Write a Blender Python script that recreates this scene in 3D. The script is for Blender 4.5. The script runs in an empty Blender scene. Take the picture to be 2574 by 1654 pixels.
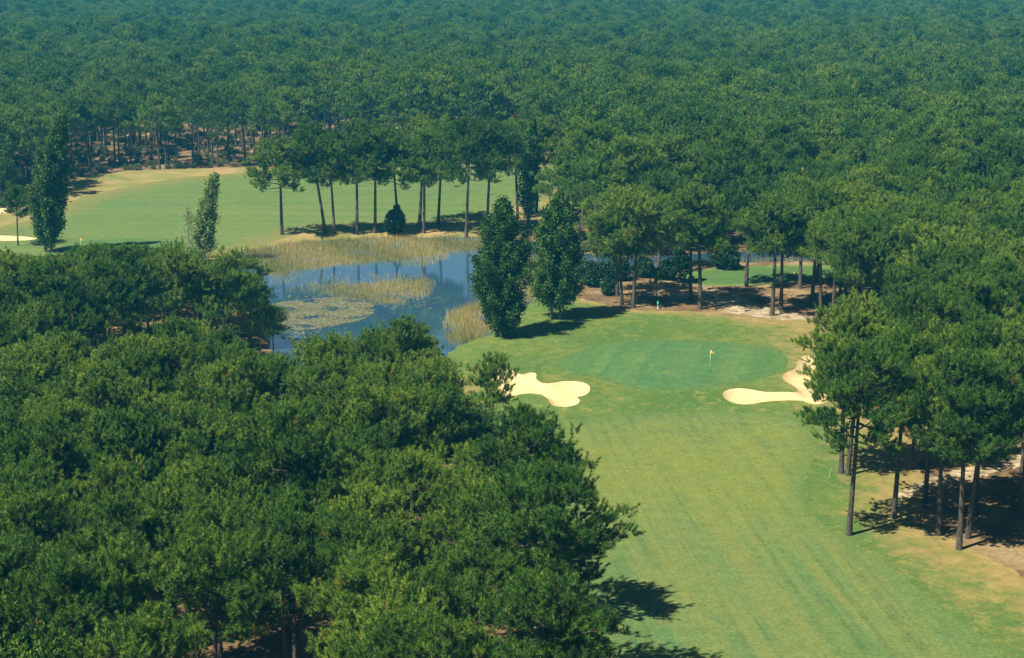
import bpy, math, random
import numpy as np
from mathutils import Vector, Matrix, Euler
from mathutils.geometry import delaunay_2d_cdt

R = math.radians
scene = bpy.context.scene
COL = scene.collection
rng = np.random.default_rng(7)
random.seed(7)

# ------------------------------------------------------------ camera
CAM_H, FPX, W, H = 46.0, 4300.0, 2574.0, 1654.0
PITCH = math.atan(995.0 / FPX)
cam_d = bpy.data.cameras.new("camera")
cam_d.sensor_width = 36.0
cam_d.lens = 36.0 * FPX / W
cam_d.clip_start = 1.0
cam_d.clip_end = 12000.0
cam = bpy.data.objects.new("camera", cam_d)
cam.location = (0, 0, CAM_H)
cam.rotation_euler = (R(90) - PITCH, 0, 0)
COL.objects.link(cam)
scene.camera = cam

# ------------------------------------------------------------ light
SUN_EL = R(55)
SH = Vector((0.80, 0.60, 0)).normalized()          # direction shadows fall
sun_from = Vector((-SH.x * math.cos(SUN_EL), -SH.y * math.cos(SUN_EL), math.sin(SUN_EL)))
sd = bpy.data.lights.new("sun", 'SUN')
sd.energy = 5.0
sd.angle = R(0.5)
sd.color = (1.0, 0.93, 0.80)
sun = bpy.data.objects.new("sun", sd)
sun.rotation_euler = sun_from.to_track_quat('Z', 'Y').to_euler()
sun.location = (0, 0, 200)
COL.objects.link(sun)

world = bpy.data.worlds.new("World")
scene.world = world
world.use_nodes = True
wn = world.node_tree.nodes
wl = world.node_tree.links
sky = wn.new("ShaderNodeTexSky")
sky.sky_type = 'NISHITA'
sky.sun_disc = False
sky.sun_elevation = SUN_EL
sky.sun_rotation = math.atan2(sun_from.x, sun_from.y)
sky.air_density = 1.0
sky.dust_density = 0.6
sky.ozone_density = 2.0
wn["Background"].inputs[1].default_value = 0.027
wl.new(sky.outputs[0], wn["Background"].inputs[0])

scene.view_settings.view_transform = 'Standard'
scene.view_settings.look = 'None'
scene.view_settings.exposure = 1.06
scene.view_settings.gamma = 1.0
scene.render.engine = 'CYCLES'
scene.cycles.max_bounces = 6
scene.cycles.diffuse_bounces = 3
scene.cycles.glossy_bounces = 2
scene.cycles.transmission_bounces = 3
scene.cycles.transparent_max_bounces = 4
scene.cycles.volume_bounces = 0

# ------------------------------------------------------------ picture <-> ground
K = W / 2397.0      # the coordinates below were read on a 2397 px wide view of the photo


def ray(X, Y):
    u = (X * K - W / 2) / FPX
    v = (Y * K - H / 2) / FPX
    cp, sp = math.cos(PITCH), math.sin(PITCH)
    return (u, cp - v * sp, -sp - v * cp)


GREEN_C = None


def hbase(x, y):
    if GREEN_C is None:
        return 0.0 * x
    a = (x - GREEN_C[0]) / 17.0
    b = (y - GREEN_C[1]) / 15.0
    return 0.55 * np.exp(-(a * a + b * b))


def gp(X, Y, z=None):
    d = ray(X, Y)
    zz = 0.0 if z is None else z
    for _ in range(1 if z is not None else 5):
        t = (zz - CAM_H) / d[2]
        x, y = d[0] * t, d[1] * t
        if z is None:
            zz = float(hbase(x, y))
    return (x, y)


def project(x, y, z):
    cp, sp = math.cos(PITCH), math.sin(PITCH)
    dz = z - CAM_H
    depth = y * cp - dz * sp
    up = y * sp + dz * cp
    return ((x / depth * FPX + W / 2) / K, (-up / depth * FPX + H / 2) / K, FPX / depth / K)


GREEN_C = gp(1620, 868, 0.0)
WATER_Z = -0.35

# ------------------------------------------------------------ small helpers


def link(o, parent=None):
    COL.objects.link(o)
    if parent is not None:
        o.parent = parent
    return o


def mesh_np(name, verts, faces_flat, loop_tot, mats=(), attrs=None, mat_idx=None, smooth=False):
    me = bpy.data.meshes.new(name)
    verts = np.asarray(verts, dtype=np.float32).reshape(-1, 3)
    faces_flat = np.asarray(faces_flat, dtype=np.int32).ravel()
    loop_tot = np.asarray(loop_tot, dtype=np.int32)
    me.vertices.add(len(verts))
    me.vertices.foreach_set("co", verts.ravel())
    me.loops.add(len(faces_flat))
    me.loops.foreach_set("vertex_index", faces_flat)
    me.polygons.add(len(loop_tot))
    starts = np.concatenate([[0], np.cumsum(loop_tot)[:-1]]).astype(np.int32)
    me.polygons.foreach_set("loop_start", starts)
    me.polygons.foreach_set("loop_total", loop_tot)
    for m in mats:
        me.materials.append(m)
    if mat_idx is not None:
        me.polygons.foreach_set("material_index", np.asarray(mat_idx, dtype=np.int32))
    if smooth:
        me.polygons.foreach_set("use_smooth", np.ones(len(loop_tot), dtype=bool))
    me.update(calc_edges=True)
    for k, v in (attrs or {}).items():
        a = me.attributes.new(k, 'FLOAT', 'POINT')
        a.data.foreach_set("value", np.asarray(v, dtype=np.float32))
    me.validate()
    return me


def tag(o, label=None, cat=None, group=None, kind=None):
    if label:
        o["label"] = label
    if cat:
        o["category"] = cat
    if group:
        o["group"] = group
    if kind:
        o["kind"] = kind
    return o


def chaikin(p, n=2):
    p = np.array(p, dtype=float)
    for _ in range(n):
        q = np.roll(p, -1, axis=0)
        p = np.stack([p * .75 + q * .25, p * .25 + q * .75], 1).reshape(-1, 2)
    return p


def densify(p, step):
    out = []
    n = len(p)
    for i in range(n):
        a, b = p[i], p[(i + 1) % n]
        L = np.linalg.norm(b - a)
        k = max(1, int(math.ceil(L / step)))
        for j in range(k):
            out.append(a + (b - a) * j / k)
    return np.array(out)


def inside(P, poly):
    x, y = P[:, 0], P[:, 1]
    c = np.zeros(len(P), bool)
    a = poly
    b = np.roll(poly, -1, axis=0)
    for (x0, y0), (x1, y1) in zip(a, b):
        if y0 == y1:
            continue
        m = ((y0 > y) != (y1 > y)) & (x < (x1 - x0) * (y - y0) / (y1 - y0) + x0)
        c ^= m
    return c


def pdist(P, poly):
    d = np.full(len(P), 1e9)
    a = poly
    b = np.roll(poly, -1, axis=0)
    for A, B in zip(a, b):
        v = B - A
        L = max(v @ v, 1e-9)
        t = np.clip(((P - A) @ v) / L, 0, 1)
        q = P - (A + t[:, None] * v)
        d = np.minimum(d, np.hypot(q[:, 0], q[:, 1]))
    return d


# ------------------------------------------------------------ materials


def nm(name):
    m = bpy.data.materials.new(name)
    m.use_nodes = True
    nt = m.node_tree
    b = nt.nodes["Principled BSDF"]
    b.inputs["Roughness"].default_value = 0.9
    b.inputs["Specular IOR Level"].default_value = 0.15
    return m, nt, b


def node(nt, t, **kw):
    n = nt.nodes.new(t)
    for k, v in kw.items():
        setattr(n, k, v)
    return n


def noise(nt, scale, detail=4, rough=.6, vec=None, dist=0.0):
    n = node(nt, "ShaderNodeTexNoise")
    n.inputs["Scale"].default_value = scale
    n.inputs["Detail"].default_value = detail
    n.inputs["Roughness"].default_value = rough
    n.inputs["Distortion"].default_value = dist
    if vec is not None:
        nt.links.new(vec, n.inputs["Vector"])
    return n.outputs["Fac"]


def ramp(nt, fac, stops, interp='LINEAR'):
    r = node(nt, "ShaderNodeValToRGB")
    r.color_ramp.interpolation = interp
    e = r.color_ramp.elements
    while len(e) < len(stops):
        e.new(0.5)
    for i, (p, c) in enumerate(stops):
        e[i].position = p
        e[i].color = (c[0], c[1], c[2], 1) if not isinstance(c, (int, float)) else (c, c, c, 1)
    nt.links.new(fac, r.inputs[0])
    return r.outputs[0]


def mix(nt, fac, a, b, mode='MIX'):
    m = node(nt, "ShaderNodeMix", data_type='RGBA', blend_type=mode)
    if isinstance(fac, (int, float)):
        m.inputs[0].default_value = fac
    else:
        nt.links.new(fac, m.inputs[0])
    for i, c in ((6, a), (7, b)):
        if isinstance(c, tuple):
            m.inputs[i].default_value = (c[0], c[1], c[2], 1)
        else:
            nt.links.new(c, m.inputs[i])
    return m.outputs[2]


def math_(nt, op, a, b=None):
    m = node(nt, "ShaderNodeMath", operation=op)
    for i, v in ((0, a), (1, b)):
        if v is None:
            continue
        if isinstance(v, (int, float)):
            m.inputs[i].default_value = v
        else:
            nt.links.new(v, m.inputs[i])
    return m.outputs[0]


def coords(nt, rot=0.0, scale=(1, 1, 1)):
    g = node(nt, "ShaderNodeNewGeometry")
    mp = node(nt, "ShaderNodeMapping")
    mp.inputs["Rotation"].default_value = (0, 0, rot)
    m2 = node(nt, "ShaderNodeMapping")
    m2.inputs["Scale"].default_value = scale
    nt.links.new(g.outputs["Position"], mp.inputs["Vector"])
    nt.links.new(mp.outputs[0], m2.inputs["Vector"])
    return m2.outputs[0]


def bump(nt, b, fac, strength=0.5, dist=0.1):
    n = node(nt, "ShaderNodeBump")
    n.inputs["Strength"].default_value = strength
    n.inputs["Distance"].default_value = dist
    nt.links.new(fac, n.inputs["Height"])
    nt.links.new(n.outputs[0], b.inputs["Normal"])


def grass_mat(name, main, alt, dry, edgecol, rot=0.0, streak=0.5, patch=0.06, dryamt=0.62, edgew=2.0, sunburn=None):
    """mown grass: broad patches, streaks left by the mower, fine mottling and an edge that frays into the next surface"""
    m, nt, b = nm(name)
    pos = coords(nt)
    n1 = noise(nt, patch, 5, .6, pos, .4)
    c = mix(nt, ramp(nt, n1, [(.38, 0.0), (.62, 1.0)]), main, alt)
    st = noise(nt, 1.0, 5, .65, coords(nt, rot, (.30, .012, 1)), .5)
    c = mix(nt, math_(nt, 'MULTIPLY', ramp(nt, st, [(.42, 0.0), (.64, 1.0)]), streak), c, dry)
    st2 = noise(nt, 1.0, 3, .6, coords(nt, rot + .04, (1.1, .022, 1)), .35)
    c = mix(nt, math_(nt, 'MULTIPLY', ramp(nt, st2, [(.50, 0.0), (.66, 1.0)]), streak * .55), c, (main[0] * .66, main[1] * .74, main[2] * .70))
    n2 = noise(nt, .35, 6, .7, pos, .6)
    c = mix(nt, ramp(nt, n2, [(dryamt - .08, 0.0), (dryamt + .12, 1.0)]), c, dry)
    if sunburn:      # a drier, yellower stretch of turf between two distances along the hole
        sp = node(nt, "ShaderNodeSeparateXYZ")
        nt.links.new(coords(nt), sp.inputs[0])
        u = math_(nt, 'DIVIDE', math_(nt, 'SUBTRACT', sp.outputs[1], sunburn[0]), sunburn[1] - sunburn[0])
        u = math_(nt, 'ADD', u, math_(nt, 'MULTIPLY', math_(nt, 'SUBTRACT', noise(nt, .12, 6, .7, pos, .6), .5), 1.3))
        f = ramp(nt, u, [(0.0, 0.0), (.4, .62), (.75, .62), (1.0, 0.0)])
        f = math_(nt, 'MULTIPLY', f, ramp(nt, noise(nt, .25, 6, .7, pos, .8), [(.35, .35), (.6, 1.0)]))
        c = mix(nt, f, c, (.146, .168, .028))
    at = node(nt, "ShaderNodeAttribute", attribute_name="edge")
    e = math_(nt, 'DIVIDE', at.outputs["Fac"], edgew)
    e = math_(nt, 'ADD', e, math_(nt, 'MULTIPLY', math_(nt, 'SUBTRACT', noise(nt, .5, 6, .75, pos), .5), 2.8))
    c = mix(nt, ramp(nt, e, [(.15, .25), (1.0, 1.0)]), edgecol, c)
    fine = noise(nt, 3.5, 5, .75, pos)
    c = mix(nt, .8, c, ramp(nt, fine, [(.3, .5), (.7, 1.45)]), 'MULTIPLY')
    mid_ = noise(nt, .8, 5, .7, pos)
    c = mix(nt, .6, c, ramp(nt, mid_, [(.3, .72), (.7, 1.2)]), 'MULTIPLY')
    nt.links.new(c, b.inputs["Base Color"])
    b.inputs["Roughness"].default_value = .85
    bump(nt, b, fine, .35, .06)
    return m


FRINGE = (.084, .136, .032)


def rough_mat():
    m, nt, b = nm("rough_grass_material")
    pos = coords(nt)
    n1 = noise(nt, .09, 6, .65, pos, .8)
    c = ramp(nt, n1, [(.3, (.052, .115, .024)), (.47, (.082, .136, .028)), (.60, (.128, .160, .032)), (.76, (.20, .175, .050))])
    fr = node(nt, "ShaderNodeAttribute", attribute_name="mown")
    e = math_(nt, 'ADD', math_(nt, 'DIVIDE', fr.outputs["Fac"], 3.0), math_(nt, 'MULTIPLY', math_(nt, 'SUBTRACT', noise(nt, .35, 6, .7, pos), .5), 2.4))
    c = mix(nt, ramp(nt, e, [(.1, .25), (.95, 1.0)]), FRINGE, c)
    n3 = noise(nt, .5, 6, .7, pos, .8)
    c = mix(nt, ramp(nt, n3, [(.46, 0.0), (.60, .8)]), c, (.058, .120, .022))
    c = mix(nt, ramp(nt, noise(nt, .9, 6, .75, coords(nt, 1.3), .6), [(.52, 0.0), (.66, .8)]), c, (.20, .20, .045))
    fine = noise(nt, 4.0, 5, .8, pos)
    c = mix(nt, .8, c, ramp(nt, fine, [(.3, .5), (.7, 1.4)]), 'MULTIPLY')
    at = node(nt, "ShaderNodeAttribute", attribute_name="edge")
    e = math_(nt, 'DIVIDE', at.outputs["Fac"], 8.0)
    e = math_(nt, 'ADD', e, math_(nt, 'MULTIPLY', math_(nt, 'SUBTRACT', noise(nt, .45, 6, .75, pos), .5), 3.4))
    straw = mix(nt, ramp(nt, noise(nt, .8, 5, .7, pos), [(.4, 0.0), (.6, 1.0)]), (.20, .150, .050), (.27, .205, .070))
    c = mix(nt, ramp(nt, e, [(.05, 0.0), (1.0, 1.0)]), straw, c)
    nt.links.new(c, b.inputs["Base Color"])
    bump(nt, b, fine, .6, .15)
    return m


def floor_mat():
    m, nt, b = nm("forest_floor_material")
    pos = coords(nt)
    n1 = noise(nt, .12, 6, .65, pos, .8)
    c = ramp(nt, n1, [(.35, (.095, .055, .028)), (.5, (.17, .11, .052)), (.62, (.27, .19, .090)), (.74, (.42, .34, .20))])
    n2 = noise(nt, .07, 5, .6, coords(nt, 1.0), .6)
    c = mix(nt, ramp(nt, n2, [(.56, 0.0), (.70, .6)]), c, (.09, .12, .035))
    fine = noise(nt, 3.0, 6, .8, pos)
    c = mix(nt, .7, c, ramp(nt, fine, [(.3, .45), (.7, 1.5)]), 'MULTIPLY')
    nt.links.new(c, b.inputs["Base Color"])
    bump(nt, b, fine, .8, .2)
    return m


def sand_mat(name, c0, c1, bs=.3):
    m, nt, b = nm(name)
    pos = coords(nt)
    n1 = noise(nt, .5, 5, .6, pos, .5)
    c = mix(nt, n1, c0, c1)
    st = noise(nt, 1.0, 3, .6, coords(nt, .5, (3.0, .35, 1)), .6)
    c = mix(nt, .35, c, ramp(nt, st, [(.35, .78), (.65, 1.1)]), 'MULTIPLY')
    fine = noise(nt, 5.0, 4, .7, pos)
    c = mix(nt, .3, c, ramp(nt, fine, [(.3, .75), (.7, 1.15)]), 'MULTIPLY')
    nt.links.new(c, b.inputs["Base Color"])
    bump(nt, b, st, bs, .12)
    return m


def dry_mat():
    m, nt, b = nm("dry_grass_material")
    pos = coords(nt)
    n1 = noise(nt, .10, 6, .65, pos, .7)
    c = ramp(nt, n1, [(.3, (.10, .14, .035)), (.48, (.20, .185, .055)), (.62, (.30, .215, .09)), (.75, (.26, .155, .08))])
    fine = noise(nt, 2.5, 5, .8, pos)
    c = mix(nt, .6, c, ramp(nt, fine, [(.3, .55), (.7, 1.35)]), 'MULTIPLY')
    nt.links.new(c, b.inputs["Base Color"])
    bump(nt, b, fine, .5, .12)
    return m


def track_mat():
    m, nt, b = nm("sandy_track_material")
    pos = coords(nt)
    n1 = noise(nt, .7, 6, .7, pos, .6)
    c = ramp(nt, n1, [(.35, (.13, .085, .045)), (.5, (.28, .22, .13)), (.7, (.48, .41, .27))])
    nt.links.new(c, b.inputs["Base Color"])
    bump(nt, b, n1, .5, .1)
    return m


def water_mat():
    m, nt, b = nm("pond_water_material")
    b.inputs["Base Color"].default_value = (.034, .092, .150, 1)
    b.inputs["Roughness"].default_value = .04
    b.inputs["IOR"].default_value = 4.2
    b.inputs["Specular IOR Level"].default_value = .75
    n1 = noise(nt, 1.0, 3, .6, coords(nt, 0, (1.2, 2.2, 1)))
    bump(nt, b, n1, .035, .05)
    return m


def foliage_mat(name, dark, mid, light, brown, trans=.25):
    m, nt, b = nm(name)
    oi = node(nt, "ShaderNodeObjectInfo")
    at = node(nt, "ShaderNodeAttribute", attribute_name="tint")
    v = math_(nt, 'ADD', math_(nt, 'MULTIPLY', oi.outputs["Random"], .42), math_(nt, 'MULTIPLY', at.outputs["Fac"], .68))
    c = ramp(nt, v, [(.08, dark), (.5, mid), (.92, light)])
    c = mix(nt, ramp(nt, at.outputs["Fac"], [(.972, 0.0), (.985, 1.0)]), c, brown)
    nt.links.new(c, b.inputs["Base Color"])
    b.inputs["Roughness"].default_value = .5
    b.inputs["Specular IOR Level"].default_value = .2
    tr = node(nt, "ShaderNodeBsdfTranslucent")
    nt.links.new(c, tr.inputs["Color"])
    ms = node(nt, "ShaderNodeMixShader")
    ms.inputs[0].default_value = trans
    nt.links.new(b.outputs[0], ms.inputs[1])
    nt.links.new(tr.outputs[0], ms.inputs[2])
    nt.links.new(ms.outputs[0], nt.nodes["Material Output"].inputs["Surface"])
    return m


def bark_mat(name, a, c_):
    m, nt, b = nm(name)
    tc = node(nt, "ShaderNodeTexCoord")
    mp = node(nt, "ShaderNodeMapping")
    mp.inputs["Scale"].default_value = (5, 5, 1.2)
    nt.links.new(tc.outputs["Object"], mp.inputs[0])
    n = noise(nt, 1.5, 5, .7, mp.outputs[0])
    nt.links.new(mix(nt, ramp(nt, n, [(.35, 0.0), (.65, 1.0)]), a, c_), b.inputs["Base Color"])
    bump(nt, b, n, .8, .05)
    return m


def flat_mat(name, col, rough=.6, spec=.3):
    m, nt, b = nm(name)
    n = noise(nt, 6.0, 3, .6, coords(nt))
    nt.links.new(mix(nt, .25, col, ramp(nt, n, [(.3, .7), (.7, 1.1)]), 'MULTIPLY'), b.inputs["Base Color"])
    b.inputs["Roughness"].default_value = rough
    b.inputs["Specular IOR Level"].default_value = spec
    return m


a0, a1 = gp(1400, 1050), gp(1720, 1540)
ST = math.atan2(a0[0] - a1[0], a0[1] - a1[1])      # heading of the mower tracks
M_FAIR = grass_mat("fairway_material", (.062, .134, .044), (.084, .136, .038), (.126, .154, .040), FRINGE, ST, 1.0, .04, .57, 2.2, (gp(1500, 1290)[1], gp(1500, 975)[1]))
M_GREEN = grass_mat("putting_green_material", (.050, .126, .042), (.060, .134, .042), (.104, .162, .044), (.070, .128, .032), ST + .35, .6, .13, .62, 3.0)
M_TEE = grass_mat("tee_material", (.05, .115, .03), (.07, .135, .032), (.12, .15, .04), (.13, .20, .04), 1.4, .3, .10, .68, 1.5)
M_BACK = grass_mat("back_fairway_material", (.078, .142, .040), (.098, .148, .038), (.132, .166, .044), (.17, .155, .045), 1.62, .6, .035, .60, 7.0)
M_ROUGH, M_FLOOR, M_DRY, M_TRACK, M_WATER = rough_mat(), floor_mat(), dry_mat(), track_mat(), water_mat()
M_SAND = sand_mat("bunker_sand_material", (.60, .455, .23), (.49, .36, .17))
M_NEEDLE = foliage_mat("pine_needle_material", (.020, .062, .009), (.074, .164, .017), (.215, .300, .032), (.24, .17, .035))
M_POPLAR = foliage_mat("poplar_leaf_material", (.016, .050, .007), (.042, .105, .012), (.115, .185, .026), (.14, .22, .08))
M_PALE = foliage_mat("pale_poplar_leaf_material", (.07, .13, .025), (.14, .21, .045), (.25, .31, .09), (.28, .25, .10))
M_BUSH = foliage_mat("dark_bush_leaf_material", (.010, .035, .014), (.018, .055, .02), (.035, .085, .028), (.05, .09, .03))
M_SCRUB = foliage_mat("scrub_leaf_material", (.05, .08, .025), (.10, .13, .04), (.20, .18, .07), (.30, .20, .09))
M_REED = foliage_mat("reed_material", (.12, .15, .04), (.33, .275, .09), (.50, .40, .16), (.38, .25, .10), .3)
M_PAD = foliage_mat("lily_pad_material", (.09, .10, .05), (.15, .155, .085), (.23, .22, .14), (.22, .16, .08), .1)
M_BARK = bark_mat("pine_bark_material", (.036, .030, .025), (.12, .100, .083))
M_PBARK = bark_mat("poplar_bark_material", (.12, .11, .09), (.32, .30, .25))

# ------------------------------------------------------------ ground regions (outlines read on the photo)


def Z6(L):
    return [(1024.4 + .42737 * a, 419.1 + .42737 * b) for a, b in L]


def G(L, z=None):
    return np.array([gp(a, b, z) for a, b in L])


P_BUNK1 = Z6([(255, 1115), (262, 1060), (330, 1040), (400, 1050), (460, 1085), (497, 1066), (545, 1070), (535, 1102), (565, 1124), (600, 1130), (690, 1113), (790, 1117),
              (838, 1142), (832, 1175), (800, 1195), (757, 1202), (783, 1217), (765, 1246), (700, 1258), (620, 1250), (600, 1205), (560, 1185), (480, 1180), (400, 1200), (300, 1190)])
P_BUNK2 = Z6([(1556, 1187), (1580, 1162), (1650, 1151), (1740, 1165), (1800, 1177), (1900, 1173), (1985, 1180), (1950, 1140), (1895, 1112), (1883, 1088), (1910, 1065), (1960, 1050),
              (1970, 1000), (2010, 970), (2100, 985), (2180, 1010), (2230, 1060), (2200, 1180), (2110, 1245), (2030, 1238), (1990, 1217), (1800, 1225), (1720, 1242), (1640, 1242), (1575, 1217)])
P_BUNK3 = [(-60, 552), (20, 554), (60, 556), (95, 560), (60, 566), (-60, 566)]
P_BUNK4 = [(-80, 493), (-10, 489), (45, 491), (60, 497), (20, 501), (-80, 502)]
P_GREEN1 = Z6([(610, 1020), (740, 950), (900, 900), (1200, 878), (1600, 888), (1850, 930), (1940, 1000), (1860, 1085), (1500, 1150), (1150, 1168), (950, 1115), (740, 1060)])
P_GREEN2 = [(120, 578), (200, 563), (330, 557), (430, 570), (500, 590), (440, 612), (200, 612)]
P_POND_OLD = [(518, 601), (590, 584), (700, 566), (800, 560), (900, 557), (1040, 556), (1130, 554), (1250, 566), (1350, 592), (1450, 604), (1550, 600), (1650, 592), (1750, 588), (1880, 586), (1990, 586), (2060, 596),
          (2020, 610), (1900, 612), (1700, 614), (1560, 624), (1480, 640), (1380, 652), (1300, 668), (1262, 692), (1215, 735), (1175, 765), (1140, 788), (1090, 797),
          (1040, 840), (960, 900), (900, 960), (800, 1030), (740, 1075), (420, 1150), (200, 1190), (60, 1205), (60, 1040), (180, 950), (300, 880), (420, 845), (540, 780), (600, 710), (575, 650), (530, 615)]
P_POND = P_POND_OLD[:P_POND_OLD.index((900, 960)) + 1] + [(820, 1000), (740, 1030), (560, 1035), (420, 1060), (200, 1105), (60, 1125), (60, 1065), (180, 1000), (300, 945), (420, 900), (560, 880), (640, 862), (632, 800), (590, 730), (562, 660), (528, 615)]
P_FAIR = [(1285, 990), (1500, 968), (1750, 965), (1880, 975), (1930, 1010), (1900, 1080), (1870, 1160), (1915, 1222), (2000, 1275), (2090, 1330), (2200, 1420), (2330, 1510), (2450, 1600),
          (2700, 1790), (2800, 2150), (1180, 2150), (1250, 1700), (1320, 1560), (1335, 1450), (1350, 1250), (1320, 1100)]
P_ROUGH = [(1000, 850), (1130, 770), (1190, 735), (1250, 682), (1310, 682), (1400, 710), (1480, 728), (1640, 728), (1720, 742), (1820, 748), (1908, 746), (1935, 800), (1970, 870), (2040, 930), (2090, 1000),
           (2150, 1040), (2160, 1150), (2185, 1240), (2290, 1290), (2390, 1345), (2520, 1420), (2700, 1520), (2950, 1700), (3000, 2250), (1140, 2250), (1200, 1750), (1290, 1560), (1290, 1430), (1240, 1300),
           (1180, 1150), (1110, 1040), (1070, 960), (1060, 870)]
P_BACK = [(130, 490), (165, 470), (250, 448), (350, 427), (430, 415), (570, 404), (700, 396), (870, 390), (1100, 384), (1330, 381), (1345, 420), (1305, 466), (1200, 486), (1140, 520), (1000, 528), (850, 532),
          (740, 534), (690, 550), (600, 577), (515, 594), (400, 625), (60, 625), (-80, 600), (-80, 545), (60, 520)]
P_DRY = [(60, 500), (150, 430), (200, 412), (300, 400), (420, 396), (570, 392), (700, 388), (870, 378), (1100, 372), (1350, 370), (1372, 430), (1330, 500), (1290, 545), (1130, 553), (1040, 556), (900, 557), (800, 560),
         (700, 566), (590, 584), (505, 606), (400, 640), (40, 640), (-150, 620), (-150, 510)]
P_TEE = [(1590, 645), (1640, 630), (1720, 624), (1850, 620), (1950, 620), (1980, 640), (1900, 658), (1760, 668), (1650, 670), (1600, 662)]
P_TRACK1 = [(1640, 672), (1700, 674), (1730, 690), (1770, 712), (1900, 738), (1906, 750), (1800, 747), (1690, 730), (1640, 700)]
P_TRACK2 = [(2095, 1155), (2170, 1120), (2260, 1095), (2420, 1050), (2500, 1040), (2500, 1075), (2400, 1085), (2270, 1125), (2180, 1145), (2110, 1170)]
P_TRACK3 = [(2120, 975), (2200, 960), (2250, 965), (2200, 990), (2150, 1010)]

REG = [  # name, outline, material, plane the outline was read on, edge step, jitter
    ("bunker", P_BUNK1, M_SAND, None, .5, .04), ("bunker", P_BUNK2, M_SAND, None, .5, .04),
    ("bunker", P_BUNK3, M_SAND, None, .8, .04), ("bunker", P_BUNK4, M_SAND, None, .8, .04),
    ("putting_green", P_GREEN1, M_GREEN, None, 1.0, .0), ("putting_green", P_GREEN2, M_GREEN, None, 1.5, .0),
    ("pond_water", P_POND, M_WATER, WATER_Z, .8, .35),
    ("tee_ground", P_TEE, M_TEE, None, 1.2, .1),
    ("fairway", P_FAIR, M_FAIR, None, 1.2, .1), ("fairway", P_BACK, M_BACK, None, 1.5, .2),
    ("sandy_track", P_TRACK1, M_TRACK, None, .7, .25), ("sandy_track", P_TRACK2, M_TRACK, None, .7, .25), ("sandy_track", P_TRACK3, M_TRACK, None, .7, .25),
    ("rough_grass", P_ROUGH, M_ROUGH, None, 1.0, .3), ("dry_grass", P_DRY, M_DRY, None, 1.2, .4)]

polys = []
for nme, pl, mt, z, step, jit in REG:
    p = densify(chaikin(G(pl, z), 2), step)
    p = p + rng.normal(0, 1, p.shape) * jit * .5
    polys.append(p)

SEED_LABEL = {}


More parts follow.
